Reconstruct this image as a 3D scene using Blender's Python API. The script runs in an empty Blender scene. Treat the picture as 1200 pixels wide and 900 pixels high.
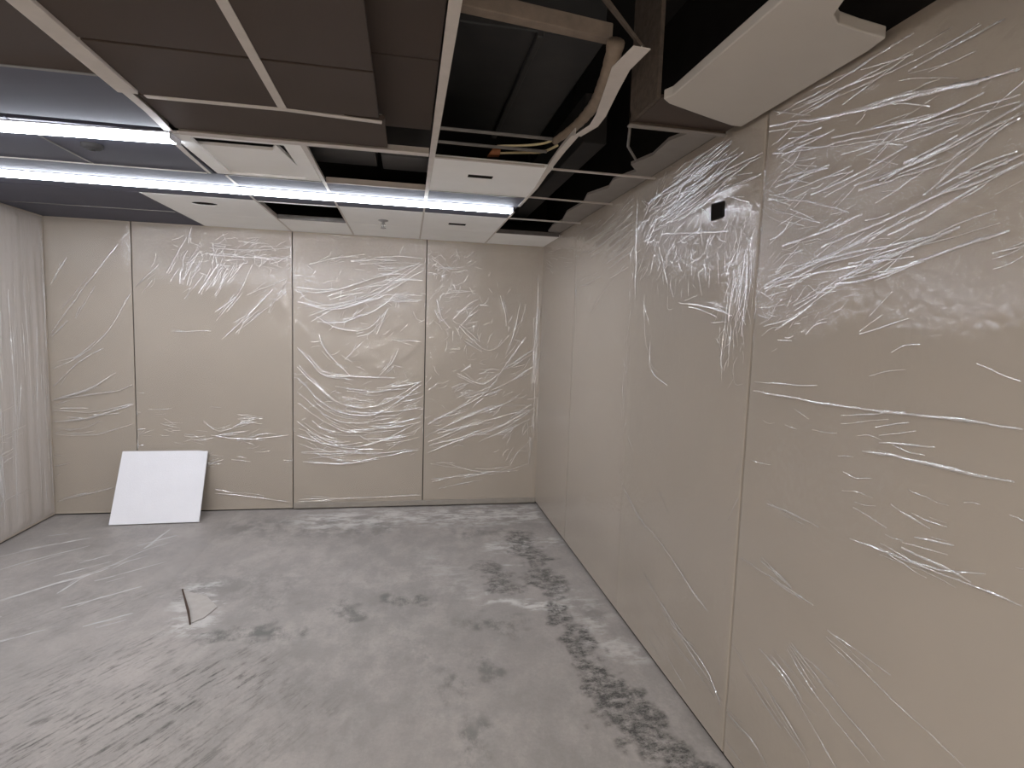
import bpy, bmesh, math, random
import numpy as np
from mathutils import Matrix, Vector

C = bpy.context.scene.collection
scene = bpy.context.scene

# ---------------------------------------------------------------- camera
cam_data = bpy.data.cameras.new('camera')
cam = bpy.data.objects.new('camera', cam_data)
C.objects.link(cam)
cam_data.sensor_width = 36.0
cam_data.lens = 19.70
cam_data.clip_start = 0.02
cam.matrix_world = Matrix((
    (0.982324, -0.014656, -0.186612, 0.0),
    (-0.184360, 0.096861, -0.978074, 0.0),
    (0.032410, 0.995190, 0.092446, 1.641),
    (0, 0, 0, 1)))
# the view direction is +Y turned a little to the right
m3 = cam.matrix_world.to_3x3()
scene.camera = cam

# ---------------------------------------------------------------- exposure, world, lamp power
scene.view_settings.view_transform = 'Standard'
scene.view_settings.look = 'None'
scene.view_settings.exposure = 1.02
scene.view_settings.gamma = 1.0
scene.view_settings.use_curve_mapping = False
LAMP = 22.0            # radiance of the linear diffusers in the picture
FILL_REAR = 36.0       # stronger lamps added behind the camera to brighten the walls
w = bpy.data.worlds.new('room_ambient')
scene.world = w
w.use_nodes = True
w.node_tree.nodes['Background'].inputs[0].default_value = (0.75, 0.8, 0.9, 1)
w.node_tree.nodes['Background'].inputs[1].default_value = 0.02

# ---------------------------------------------------------------- room measures (metres)
L, R, D, H = -2.8415, 1.2442, 5.1529, 2.435
REAR = -3.2
XA, XB, XC, XD = -0.97, -0.46, 0.105, 0.69      # main bars of the ceiling grid
XL = -1.60
Y1, Y2, Y3, Y4, Y5 = 2.14, 2.68, 3.34, 3.97, 4.58
rng = np.random.default_rng(7)
random.seed(7)


# ---------------------------------------------------------------- materials
def srgb(r, g, b):
    f = lambda c: c / 12.92 if c <= 0.04045 else ((c + 0.055) / 1.055) ** 2.4
    return (f(r / 255), f(g / 255), f(b / 255), 1.0)


class NT:
    def __init__(self, name):
        self.m = bpy.data.materials.new(name)
        self.m.use_nodes = True
        self.t = self.m.node_tree
        self.t.nodes.clear()
        self.out = self.n('ShaderNodeOutputMaterial')

    def n(self, kind, **kw):
        nd = self.t.nodes.new(kind)
        for k, v in kw.items():
            setattr(nd, k, v)
        return nd

    def l(self, a, b):
        self.t.links.new(a, b)

    def noise(self, vec, scale, detail=4.0, rough=0.55):
        nd = self.n('ShaderNodeTexNoise')
        nd.inputs['Scale'].default_value = scale
        nd.inputs['Detail'].default_value = detail
        nd.inputs['Roughness'].default_value = rough
        if vec is not None:
            self.l(vec, nd.inputs['Vector'])
        return nd.outputs['Fac']

    def mapping(self, vec, scale=(1, 1, 1), rot=(0, 0, 0)):
        nd = self.n('ShaderNodeMapping')
        nd.inputs['Scale'].default_value = scale
        nd.inputs['Rotation'].default_value = rot
        self.l(vec, nd.inputs['Vector'])
        return nd.outputs['Vector']

    def turned(self, vec, deg, scale):
        return self.mapping(self.mapping(vec, (1, 1, 1), (0, 0, math.radians(deg))), scale)

    def ramp(self, fac, a, b, lo=0.0, hi=1.0):
        nd = self.n('ShaderNodeMapRange')
        nd.inputs['From Min'].default_value = a
        nd.inputs['From Max'].default_value = b
        nd.inputs['To Min'].default_value = lo
        nd.inputs['To Max'].default_value = hi
        self.l(fac, nd.inputs['Value'])
        return nd.outputs['Result']

    def math(self, op, a, b):
        nd = self.n('ShaderNodeMath', operation=op)
        for i, x in enumerate((a, b)):
            if isinstance(x, (int, float)):
                nd.inputs[i].default_value = x
            else:
                self.l(x, nd.inputs[i])
        return nd.outputs[0]

    def mix(self, fac, a, b):
        nd = self.n('ShaderNodeMix', data_type='RGBA')
        if isinstance(fac, (int, float)):
            nd.inputs[0].default_value = fac
        else:
            self.l(fac, nd.inputs[0])
        for i, x in ((6, a), (7, b)):
            if isinstance(x, tuple):
                nd.inputs[i].default_value = x
            else:
                self.l(x, nd.inputs[i])
        return nd.outputs[2]

    def bump(self, h, strength, dist=0.01):
        nd = self.n('ShaderNodeBump')
        if isinstance(strength, (int, float)):
            nd.inputs['Strength'].default_value = strength
        else:
            self.l(strength, nd.inputs['Strength'])
        nd.inputs['Distance'].default_value = dist
        self.l(h, nd.inputs['Height'])
        return nd.outputs['Normal']

    def attr(self, name):
        nd = self.n('ShaderNodeAttribute', attribute_name=name)
        return nd.outputs['Fac']

    def obj(self):
        return self.n('ShaderNodeTexCoord').outputs['Object']


def plain(name, col, rough=0.6, var=0.12, scale=9.0, bump=0.0, metal=0.0, spec=0.5, bscale=120):
    t = NT(name)
    co = t.obj()
    f = t.ramp(t.noise(co, scale), 0.3, 0.7)
    lo = tuple(c * (1 - var) for c in col[:3]) + (1,)
    hi = tuple(min(1, c * (1 + var)) for c in col[:3]) + (1,)
    p = t.n('ShaderNodeBsdfPrincipled')
    t.l(t.mix(f, lo, hi), p.inputs['Base Color'])
    p.inputs['Roughness'].default_value = rough
    p.inputs['Metallic'].default_value = metal
    p.inputs['Specular IOR Level'].default_value = spec
    if bump:
        t.l(t.bump(t.noise(co, bscale, 3), bump, 0.004), p.inputs['Normal'])
    t.l(p.outputs[0], t.out.inputs[0])
    return t.m


def lamp_mat(name, col, s):
    t = NT(name)
    e = t.n('ShaderNodeEmission')
    e.inputs[0].default_value = col
    e.inputs[1].default_value = s
    t.l(e.outputs[0], t.out.inputs[0])
    return t.m


def film_mat(name, rough, gloss, milk, crinkle_scale=(26, 26, 26), fine=1.0, cap=0.30, tint=(0.82, 0.79, 0.76, 1)):
    """thin clear plastic: mostly clear, both faces reflect, milk mixes in white, most on the folds"""
    t = NT(name)
    co = t.obj()
    n1 = t.noise(t.mapping(co, crinkle_scale), 1.0, 6, 0.65)
    vor = t.n('ShaderNodeTexVoronoi', feature='DISTANCE_TO_EDGE')
    vor.inputs['Scale'].default_value = 1.0
    warp = t.n('ShaderNodeVectorMath', operation='ADD')
    wn = t.n('ShaderNodeTexNoise')
    wn.inputs['Scale'].default_value = 6.0
    t.l(co, wn.inputs['Vector'])
    t.l(t.mapping(co, tuple(c * 1.3 for c in crinkle_scale)), warp.inputs[0])
    t.l(wn.outputs['Color'], warp.inputs[1])
    t.l(warp.outputs[0], vor.inputs['Vector'])
    n1 = t.math('ADD', n1, t.math('MULTIPLY', vor.outputs['Distance'], 1.1))
    st = t.math('MULTIPLY', t.attr('crinkle'), fine)
    nrm = t.bump(n1, st, 0.02)
    g = t.n('ShaderNodeBsdfAnisotropic') if False else t.n('ShaderNodeBsdfGlossy')
    g.inputs['Color'].default_value = (1, 1, 1, 1)
    g.inputs['Roughness'].default_value = rough
    t.l(nrm, g.inputs['Normal'])
    tr = t.n('ShaderNodeBsdfTransparent')
    tr.inputs[0].default_value = (0.985, 0.985, 0.985, 1)
    df = t.n('ShaderNodeBsdfDiffuse')
    df.inputs[0].default_value = tint
    t.l(nrm, df.inputs['Normal'])
    m1 = t.n('ShaderNodeMixShader')
    m1.inputs[0].default_value = milk
    t.l(tr.outputs[0], m1.inputs[1])
    t.l(df.outputs[0], m1.inputs[2])
    fr = t.n('ShaderNodeFresnel')
    fr.inputs['IOR'].default_value = 1.5
    t.l(nrm, fr.inputs['Normal'])
    f = t.math('MINIMUM', t.math('MULTIPLY', fr.outputs[0], gloss), cap)
    m2 = t.n('ShaderNodeMixShader')
    t.l(f, m2.inputs[0])
    t.l(m1.outputs[0], m2.inputs[1])
    t.l(g.outputs[0], m2.inputs[2])
    t.l(m2.outputs[0], t.out.inputs[0])
    return t.m


def floor_mat():
    t = NT('worn_concrete')
    co = t.obj()
    n_big = t.noise(co, 1.3, 5, 0.6)
    n_mid = t.noise(t.mapping(co, (7, 4.5, 1)), 1.0, 7, 0.7)
    n_fine = t.noise(co, 60, 5, 0.7)
    n_along = t.noise(t.mapping(co, (15, 19, 1)), 1.0, 10, 0.78)
    n_diag = t.noise(t.turned(co, 35, (46, 7, 1)), 1.0, 6, 0.7)
    n_pit = t.noise(co, 140, 3, 0.6)
    n_swp = t.noise(t.turned(co, 20, (9, 3, 1)), 1.0, 8, 0.75)
    base = t.mix(t.ramp(n_big, 0.35, 0.65), srgb(150, 143, 138), srgb(168, 160, 154))
    base = t.mix(t.ramp(n_mid, 0.45, 0.75, 0, 0.5), base, srgb(136, 132, 127))
    base = t.mix(t.ramp(n_swp, 0.52, 0.75, 0, 0.45), base, srgb(176, 170, 164))
    base = t.mix(t.ramp(n_fine, 0.4, 0.75, 0, 0.22), base, srgb(112, 108, 102))
    base = t.mix(t.ramp(n_pit, 0.66, 0.74, 0, 0.35), base, srgb(90, 86, 80))
    # soft grey scuffs
    n_sc = t.noise(t.mapping(co, (6, 4, 1)), 1.0, 9, 0.75)
    grey = t.math('MULTIPLY', t.attr('scuff'), t.ramp(n_sc, 0.42, 0.56))
    base = t.mix(grey, base, srgb(108, 106, 102))
    # pale dust and skim coat
    n_du = t.noise(t.mapping(co, (5, 11, 1)), 1.0, 9, 0.75)
    pale = t.math('MULTIPLY', t.attr('dust'), t.ramp(n_du, 0.46, 0.56))
    base = t.mix(pale, base, srgb(200, 196, 191))
    # trowelled adhesive track, crossed by thin pale ridges
    dark = t.math('MULTIPLY', t.attr('track'), t.ramp(n_along, 0.40, 0.56))
    base = t.mix(dark, base, srgb(72, 70, 67))
    wv = t.noise(t.turned(co, -15, (18, 40, 1)), 1.0, 7, 0.7)
    ridge = t.math('MULTIPLY', t.attr('track'), t.ramp(t.math('ABSOLUTE', t.math('SUBTRACT', wv, 0.5), 0.0), 0.0, 0.022, 0.55, 0.0))
    base = t.mix(ridge, base, srgb(160, 156, 150))
    # slanted dark streaks
    streaks = t.math('MULTIPLY', t.attr('dark_streak'), t.math('MULTIPLY', t.ramp(n_diag, 0.50, 0.63), t.ramp(n_sc, 0.36, 0.56, 0.15, 1)))
    base = t.mix(streaks, base, srgb(72, 70, 66))
    p = t.n('ShaderNodeBsdfPrincipled')
    t.l(base, p.inputs['Base Color'])
    p.inputs['Roughness'].default_value = 0.62
    p.inputs['Specular IOR Level'].default_value = 0.3
    hgt = t.math('ADD', t.math('MULTIPLY', n_mid, 0.6), t.math('MULTIPLY', n_fine, 0.4))
    t.l(t.bump(hgt, 0.25, 0.006), p.inputs['Normal'])
    t.l(p.outputs[0], t.out.inputs[0])
    return t.m


M = dict(
    board=plain('wall_board_paint', srgb(172, 161, 147), 0.6, 0.03, 2.0),
    gap=plain('dark_joint', srgb(30, 27, 25), 0.9, spec=0.1),
    base=plain('base_strip_paint', srgb(142, 135, 126), 0.7, 0.08, 12),
    floor=floor_mat(),
    deck=plain('black_painted_deck', srgb(32, 29, 27), 0.9, 0.2, 3),
    brown=plain('dark_brown_board', srgb(71, 59, 52), 0.75, 0.06, 3, 0.15, bscale=260),
    greytile=plain('dark_grey_tile', srgb(76, 77, 90), 0.7, 0.06, 3),
    duct=plain('dark_duct_metal', srgb(56, 55, 55), 0.5, 0.15, 6, spec=0.4),
    rust=plain('dusty_brown_steel', srgb(82, 71, 62), 0.85, 0.25, 40, 0.3),
    board_white=plain('off_white_board', srgb(194, 189, 182), 0.8, 0.02, 5, 0.08, bscale=300),
    white=plain('white_tile_face', srgb(247, 247, 245), 0.8, 0.02, 5, 0.08, bscale=300),
    tile=plain('white_mineral_tile', srgb(226, 225, 228), 0.9, 0.02, 6, 0.35, bscale=130),
    bar=plain('white_enamel_bar', srgb(200, 193, 186), 0.45, 0.06, 14),
    steel=plain('galvanised_bar', srgb(120, 116, 112), 0.4, 0.12, 20, metal=0.6),
    grey=plain('grey_plasterboard', srgb(138, 132, 127), 0.85, 0.06, 8),
    beam=plain('dusty_beige_beam', srgb(132, 118, 105), 0.85, 0.18, 14, 0.3),
    hose=plain('beige_conduit', srgb(138, 122, 106), 0.6, 0.15, 20),
    wire=plain('cream_wire', srgb(205, 190, 150), 0.5),
    orange=plain('orange_brown_plastic', srgb(150, 92, 55), 0.5),
    black=plain('black_void', srgb(24, 20, 17), 0.9, spec=0.1),
    housing=plain('lamp_housing_enamel', srgb(190, 190, 196), 0.5),
    chrome=plain('dull_chrome', srgb(170, 168, 166), 0.3, metal=0.9),
    sliver=plain('brown_splinter', srgb(66, 46, 32), 0.8, 0.3, 30),
    flap=plain('pale_skim_coat', srgb(165, 158, 151), 0.8, 0.06, 20),
    lamp=lamp_mat('lamp_diffuser', (0.85, 0.90, 1.0, 1), LAMP),
    fill_rear=lamp_mat('fill_diffuser_rear', (1.0, 0.97, 0.95, 1), FILL_REAR),
    film=film_mat('clear_film', 0.085, 1.1, 0.05, (20, 20, 20), 1.0),
    film_hazy=film_mat('hazy_film', 0.12, 1.2, 0.12, (20, 20, 20), 1.0, 0.2, (0.74, 0.67, 0.61, 1)),
    film_bunched=film_mat('bunched_film', 0.16, 1.6, 0.40, (26, 26, 8), 1.0, 0.25, (0.92, 0.85, 0.80, 1)),
    crease_bunched=film_mat('bunched_fold_white_glint', 0.2, 8.0, 0.6, (60, 60, 60), 0.9, 0.6),  # whitened strongly so the upright folds read as bright streaks
    crease=film_mat('film_fold_white_glint', 0.15, 10.0, 0.42, (60, 60, 60), 0.9, 0.7),  # white diffuse: partly layered film, partly highlights put into the fold colour
    film_floor=film_mat('clear_film_floor', 0.4, 0.3, 0.0, (20, 20, 20), 0.5, 0.06),
    crease_floor=film_mat('floor_fold_white_glint', 0.4, 2.0, 0.45, (60, 60, 60), 0.5, 0.12),  # floor folds whitened in place of glints, with less gloss
)


# ---------------------------------------------------------------- mesh helpers
class MB:
    def __init__(self):
        self.v, self.f, self.mi = [], [], []

    def add(self, verts, faces, mi=0):
        o = len(self.v)
        self.v += [tuple(map(float, p)) for p in verts]
        self.f += [tuple(o + i for i in f) for f in faces]
        self.mi += [mi] * len(faces)
        return self

    def box(self, x0, x1, y0, y1, z0, z1, mi=0):
        vs = [(x, y, z) for z in (z0, z1) for y in (y0, y1) for x in (x0, x1)]
        return self.add(vs, [(0, 2, 3, 1), (4, 5, 7, 6), (0, 1, 5, 4), (2, 6, 7, 3), (0, 4, 6, 2), (1, 3, 7, 5)], mi)

    def prism(self, pts, z0, z1, mi=0):
        n = len(pts)
        vs = [(x, y, z0) for x, y in pts] + [(x, y, z1) for x, y in pts]
        fs = [tuple(range(n - 1, -1, -1)), tuple(range(n, 2 * n))]
        fs += [(i, (i + 1) % n, n + (i + 1) % n, n + i) for i in range(n)]
        return self.add(vs, fs, mi)

    def ring(self, outer, inner, z0, z1, mi=0):
        """flat plate with a hole; outer and inner have the same number of points"""
        n = len(outer)
        vs = [(x, y, z) for z in (z0, z1) for p in (outer, inner) for x, y in p]
        fs = []
        for i in range(n):
            j = (i + 1) % n
            fs.append((i, n + i, n + j, j))
            fs.append((2 * n + i, 2 * n + j, 3 * n + j, 3 * n + i))
            fs.append((i, j, 2 * n + j, 2 * n + i))
            fs.append((n + i, 3 * n + i, 3 * n + j, n + j))
        return self.add(vs, fs, mi)

    def tube(self, path, r, n=10, mi=0):
        path = [Vector(p) for p in path]
        rr = r if isinstance(r, (list, tuple)) else [r] * len(path)
        vs, fs = [], []
        up = Vector((0.13, 0.21, 0.97))
        for i, p in enumerate(path):
            a = path[max(i - 1, 0)]
            b = path[min(i + 1, len(path) - 1)]
            t = (b - a).normalized()
            s = t.cross(up)
            if s.length < 1e-3:
                s = t.cross(Vector((1, 0, 0)))
            s.normalize()
            u = s.cross(t)
            for k in range(n):
                q = 2 * math.pi * k / n
                vs.append(p + (s * math.cos(q) + u * math.sin(q)) * rr[i])
        for i in range(len(path) - 1):
            for k in range(n):
                j = (k + 1) % n
                fs.append((i * n + k, i * n + j, (i + 1) * n + j, (i + 1) * n + k))
        fs.append(tuple(range(n - 1, -1, -1)))
        fs.append(tuple((len(path) - 1) * n + k for k in range(n)))
        return self.add(vs, fs, mi)

    def build(self, name, mats, parent=None, smooth=False, bevel=0.0, loc=None, rot=None):
        me = bpy.data.meshes.new(name)
        o = Vector(loc) if loc else Vector((0, 0, 0))
        me.from_pydata([Vector(p) - o for p in self.v], [], self.f)
        if not isinstance(mats, (list, tuple)):
            mats = [mats]
        for m in mats:
            me.materials.append(m)
        me.polygons.foreach_set('material_index', self.mi)
        if smooth:
            me.polygons.foreach_set('use_smooth', [True] * len(self.f))
        me.update()
        ob = bpy.data.objects.new(name, me)
        C.objects.link(ob)
        ob.location = o
        if rot:
            ob.rotation_euler = rot
        if parent:
            ob.parent = parent
            ob.location = o - parent.location
        if bevel:
            b = ob.modifiers.new('bevel', 'BEVEL')
            b.width = bevel
            b.segments = 2
            b.limit_method = 'ANGLE'
        return ob


def tag(o, label=None, cat=None, group=None, kind=None):
    for k, v in (('label', label), ('category', cat), ('group', group), ('kind', kind)):
        if v:
            o[k] = v
    return o


def struct(o):
    o['kind'] = 'structure'
    return o


def empty(name, loc):
    o = bpy.data.objects.new(name, None)
    o.empty_display_size = 0.05
    o.location = loc
    C.objects.link(o)
    return o


def vnoise(x, y, seed):
    """smooth value noise on a lattice"""
    r = np.random.default_rng(seed)
    tab = r.random((64, 64)) * 2 - 1
    xi = np.floor(x).astype(int)
    yi = np.floor(y).astype(int)
    fx = x - xi
    fy = y - yi
    fx = fx * fx * fx * (fx * (fx * 6 - 15) + 10)
    fy = fy * fy * fy * (fy * (fy * 6 - 15) + 10)
    a = tab[xi % 64, yi % 64]
    b = tab[(xi + 1) % 64, yi % 64]
    c = tab[xi % 64, (yi + 1) % 64]
    d = tab[(xi + 1) % 64, (yi + 1) % 64]
    return (a * (1 - fx) + b * fx) * (1 - fy) + (c * (1 - fx) + d * fx) * fy


def spline(pts, step):
    """Catmull-Rom through the points, evenly stepped"""
    P = [np.array(p, float) for p in pts]
    if len(P) == 2:
        P = [P[0], (P[0] + P[1]) / 2, P[1]]
    Q = [2 * P[0] - P[1]] + P + [2 * P[-1] - P[-2]]
    out = []
    for i in range(1, len(Q) - 2):
        p0, p1, p2, p3 = Q[i - 1:i + 3]
        n = max(2, int(np.linalg.norm(p2 - p1) / step))
        for k in range(n):
            t = k / n
            out.append(0.5 * (2 * p1 + (p2 - p0) * t + (2 * p0 - 5 * p1 + 4 * p2 - p3) * t * t + (3 * p1 - p0 - 3 * p2 + p3) * t ** 3))
    out.append(P[-1])
    return np.array(out)

BACK_FOLDS=[[(-2.827,1.491),(-2.617,1.818),(-2.465,2.032),(-2.315,2.243)],
[(-2.823,1.22),(-2.606,1.343),(-2.391,1.566),(-2.228,1.866)],
[(-2.811,1.9),(-2.687,2.117)],
[(-2.829,1.075),(-2.607,1.296),(-2.446,1.4)],
[(-2.831,0.966),(-2.546,1.072),(-2.36,1.198)],
[(-2.83,0.972),(-2.378,1.043),(-2.241,1.096)],
[(-2.828,0.885),(-2.524,0.874),(-2.239,0.939)],
[(-2.832,0.784),(-2.554,0.826),(-2.239,0.933)],
[(-2.839,0.731),(-2.627,0.731),(-2.485,0.794)],
[(-2.836,0.683),(-2.53,0.683),(-2.244,0.769)],
[(-2.85,0.516),(-2.774,0.509)],
[(-2.846,0.414),(-2.72,0.444)],
[(-2.85,0.318),(-2.793,0.349)],
[(-2.829,0.125),(-2.575,0.184),(-2.403,0.229)],
[(-2.193,1.905),(-2.016,2.102)],
[(-1.955,2.034),(-1.805,2.336)],
[(-2.637,1.635),(-2.491,1.9)],
[(-1.827,1.98),(-1.741,2.162)],
[(-1.787,1.937),(-1.7,2.149)],
[(-1.718,1.88),(-1.561,2.127)],
[(-1.662,1.898),(-1.505,2.145)],
[(-1.593,1.865),(-1.434,2.134)],
[(-1.493,1.981),(-1.363,2.153)],
[(-1.582,1.654),(-1.394,1.91),(-1.292,2.141)],
[(-1.542,1.503),(-1.31,1.731),(-1.135,1.937)],
[(-1.427,1.559),(-1.195,1.766),(-1.018,1.927)],
[(-1.166,1.737),(-1.018,2.019)],
[(-1.338,1.882),(-1.018,2.034)],
[(-1.937,1.968),(-1.866,2.066)],
[(-2.218,1.039),(-2.15,1.034)],
[(-2.126,0.888),(-1.946,0.904)],
[(-2.005,0.781),(-1.865,0.781)],
[(-1.695,0.797),(-1.582,0.719),(-1.349,0.766)],
[(-1.619,0.163),(-1.327,0.124),(-1.003,0.068)],
[(-1.64,0.672),(-1.351,0.639),(-1.009,0.67)],
[(-1.932,1.552),(-1.626,1.568)],
[(-1.629,2.257),(-1.334,2.259),(-1.002,2.294)],
[(-1.63,2.197),(-1.334,2.199),(-1.003,2.203)],
[(-0.93,1.838),(-0.661,1.787),(-0.356,1.878),(0.125,2.218)],
[(-0.931,1.792),(-0.54,1.855),(-0.234,1.994),(0.109,2.233)],
[(-0.782,1.72),(-0.57,1.618),(-0.354,1.625),(-0.169,1.806)],
[(-0.767,1.674),(-0.54,1.682),(-0.232,1.82),(-0.092,1.953)],
[(-0.54,1.808),(-0.264,1.914),(0.126,2.154)],
[(-0.945,1.93),(-0.662,1.943),(-0.296,2.07),(0.077,2.215)],
[(-0.261,1.58),(-0.184,1.774),(-0.163,1.813)],
[(-0.1,1.825),(-0.077,1.969)],
[(-0.752,1.564),(-0.706,1.44),(-0.599,1.315)],
[(-0.615,1.331),(-0.476,1.196)],
[(-0.938,1.449),(-0.812,1.31),(-0.721,1.217),(-0.537,1.204),(-0.098,1.195)],
[(-0.257,1.193),(-0.132,1.325),(-0.07,1.456)],
[(-0.538,1.348),(-0.385,1.512)],
[(-0.134,1.535),(0.121,1.527)],
[(-0.938,1.276),(-0.782,1.12),(-0.536,0.946),(-0.223,0.948),(0.133,1.166)],
[(-0.932,1.181),(-0.721,0.961),(-0.505,0.865),(-0.222,0.883),(0.134,1.133)],
[(-0.939,1.054),(-0.659,0.832),(-0.411,0.783),(-0.094,0.85),(0.136,1.001)],
[(-0.933,0.959),(-0.659,0.767),(-0.41,0.701),(0.133,0.835)],
[(-0.939,0.799),(-0.72,0.637),(-0.472,0.57),(-0.219,0.618),(0.133,0.801)],
[(-0.94,0.67),(-0.659,0.587),(-0.378,0.602)],
[(-0.812,0.799),(-0.628,0.685),(-0.41,0.668)],
[(-0.904,0.508),(-0.534,0.504),(-0.218,0.508),(0.131,0.549)],
[(-0.889,0.426),(-0.534,0.412),(-0.218,0.468),(0.121,0.533)],
[(-0.929,0.066),(-0.532,0.089),(0.145,0.107)],
[(0.265,1.912),(0.3,1.768),(0.384,1.657)],
[(0.415,1.74),(0.543,1.875),(0.641,1.928)],
[(0.482,1.677),(0.578,1.811),(0.642,1.879)],
[(0.498,1.694),(0.646,1.732)],
[(0.841,1.97),(0.886,1.823),(0.91,1.691)],
[(0.466,1.676),(0.687,1.484),(0.822,1.488),(0.937,1.608)],
[(0.518,1.546),(0.688,1.451)],
[(1.029,1.912),(0.986,1.66),(0.909,1.423)],
[(1.092,1.596),(0.928,1.356),(0.798,1.151)],
[(0.459,1.246),(0.696,1.15),(0.863,1.254)],
[(0.659,1.283),(0.862,1.287)],
[(0.205,0.776),(0.467,0.911),(0.699,1.048),(0.831,1.186)],
[(0.207,0.675),(0.536,0.827),(0.838,0.948),(1.185,0.95)],
[(0.208,0.608),(0.638,0.776),(1.151,0.916)],
[(0.21,0.506),(0.54,0.64),(0.878,0.76),(1.203,0.933)],
[(0.677,0.605),(0.948,0.725),(1.189,0.829)],
[(0.228,0.404),(0.65,0.33),(0.926,0.326),(1.17,0.393)],
[(0.959,0.395),(1.06,0.499),(1.196,0.638)],
[(0.248,0.233),(0.583,0.296),(1.066,0.324)],
[(0.316,0.163),(0.721,0.242)],
[(1.192,2.168),(1.204,1.566),(1.194,1.26)],
[(1.19,1.935),(1.203,0.638)],
[(0.209,2.278),(0.373,2.159)],
[(0.243,2.184),(0.502,2.214)],
[(0.312,1.963),(0.606,2.008)]]
SIDE_FOLDS=[[(1.838,2.389),(1.493,2.304),(1.19,2.25),(0.999,2.216)],
[(1.439,2.292),(1.256,2.271),(1.086,2.223)],
[(1.813,2.285),(1.483,2.222),(1.233,2.183),(0.993,2.162)],
[(1.489,2.19),(1.272,2.167),(1.122,2.16),(0.992,2.147)],
[(1.432,2.082),(1.236,2.093)],
[(1.413,2.064),(1.17,2.069),(1.103,2.086),(0.989,2.123)],
[(1.201,2.009),(1.11,2.052),(1.032,2.099),(0.988,2.113)],
[(1.164,2.012),(1.066,2.04),(0.988,2.047)],
[(1.027,1.97),(0.974,1.986)],
[(1.082,1.993),(0.978,2.02)],
[(1.816,2.134),(1.625,2.084),(1.441,2.011)],
[(1.791,2.096),(1.553,2.005)],
[(1.805,1.821),(1.58,1.879),(1.445,1.891),(1.116,1.904)],
[(1.425,1.869),(1.213,1.88),(1.011,1.907)],
[(1.473,1.812),(1.336,1.821),(1.135,1.864),(0.989,1.884)],
[(1.79,1.687),(1.627,1.725),(1.499,1.786),(1.454,1.811)],
[(1.799,1.837),(1.576,1.849)],
[(1.792,1.886),(1.658,1.895)],
[(1.359,1.666),(1.207,1.707)],
[(1.023,1.607),(0.976,1.59),(0.93,1.579)],
[(1.776,2.188),(1.533,2.168)],
[(1.803,2.416),(1.542,2.41),(1.273,2.42)],
[(1.727,2.381),(1.449,2.379),(1.169,2.379)],
[(1.817,1.457),(1.451,1.459),(1.141,1.47),(0.919,1.476)],
[(1.592,1.42),(1.524,1.4)],
[(1.315,1.348),(1.103,1.353),(0.923,1.364)],
[(1.697,1.081),(1.447,1.082)],
[(1.328,1.093),(1.114,1.108),(0.985,1.114),(0.88,1.118)],
[(1.226,1.113),(1.089,1.113),(0.958,1.153)],
[(1.821,0.834),(1.593,0.839),(1.439,0.842)],
[(1.382,0.775),(1.169,0.74),(1.021,0.721),(0.951,0.709)],
[(1.84,0.48),(1.645,0.42),(1.425,0.364),(1.402,0.339)],
[(1.688,0.559),(1.51,0.527),(1.296,0.426)],
[(1.527,0.67),(1.336,0.613),(1.149,0.564)],
[(1.546,0.635),(1.409,0.578),(1.19,0.524)],
[(1.614,0.594),(1.515,0.572)],
[(1.849,0.205),(1.675,0.22),(1.591,0.184)],
[(1.836,0.097),(1.716,0.081)],
[(1.276,1.421),(1.178,1.45)],
[(2.848,2.338),(2.457,2.366),(2.025,2.35)],
[(2.733,2.29),(2.366,2.304),(2.05,2.306),(1.866,2.303)],
[(2.674,2.234),(2.361,2.264),(1.878,2.298)],
[(2.618,2.191),(2.242,2.227),(1.87,2.233)],
[(2.071,2.225),(1.87,2.229)],
[(2.068,2.198),(1.928,2.146)],
[(2.664,2.155),(2.224,2.083),(2.051,2.059)],
[(2.681,2.09),(2.556,1.889)],
[(2.549,1.834),(2.542,1.779),(2.494,1.772)],
[(2.43,1.801),(2.205,1.777),(1.98,1.729)],
[(1.919,1.959),(1.907,1.858),(1.93,1.749)],
[(1.893,1.972),(1.879,1.855),(1.904,1.706)],
[(2.815,1.86),(2.772,1.645),(2.717,1.54)],
[(2.142,1.709),(2.009,1.708)],
[(2.353,2.034),(2.349,2.004)],
[(2.253,2.021),(2.268,1.984)],
[(2.125,1.994),(2.104,1.96)],
[(2.047,2.028),(2.019,1.989)],
[(1.85,1.95),(1.86,1.805)],
[(3.972,2.287),(3.46,2.313),(3.032,2.364)],
[(3.963,2.221),(3.45,2.24),(3.02,2.275)],
[(4.04,2.379),(3.554,2.387)],
[(3.747,1.79),(3.406,1.924),(3.123,2.048)],
[(2.985,2.391),(2.955,2.067),(2.948,1.843)],
[(2.929,2.052),(2.876,1.997)],
[(4.093,2.437),(4.057,2.034),(4.027,1.596)],
[(4.018,1.646),(3.952,1.58)],
[(2.989,0.777),(2.741,0.678),(2.452,0.634),(2.165,0.553),(2.023,0.518)],
[(2.536,0.88),(2.413,0.8)],
[(2.644,0.405),(2.365,0.342),(2.174,0.287),(1.881,0.222)],
[(2.412,0.318),(2.053,0.294),(1.879,0.203)],
[(2.6,0.297),(2.511,0.266)],
[(2.304,0.246),(1.931,0.207)],
[(2.045,0.691),(2.006,0.674)],
[(2.528,0.182),(2.15,0.092)],
[(2.961,1.101),(2.849,1.016)],
[(2.714,1.616),(2.667,1.473),(2.5,1.405)],
[(1.957,1.524),(1.935,1.471),(1.889,1.476)],
[(1.855,1.195),(1.907,1.109)],
[(1.868,1.046),(1.935,0.941)],
[(4.346,1.082),(4.24,1.021)],
[(5.032,0.993),(4.914,0.943)]]
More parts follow.
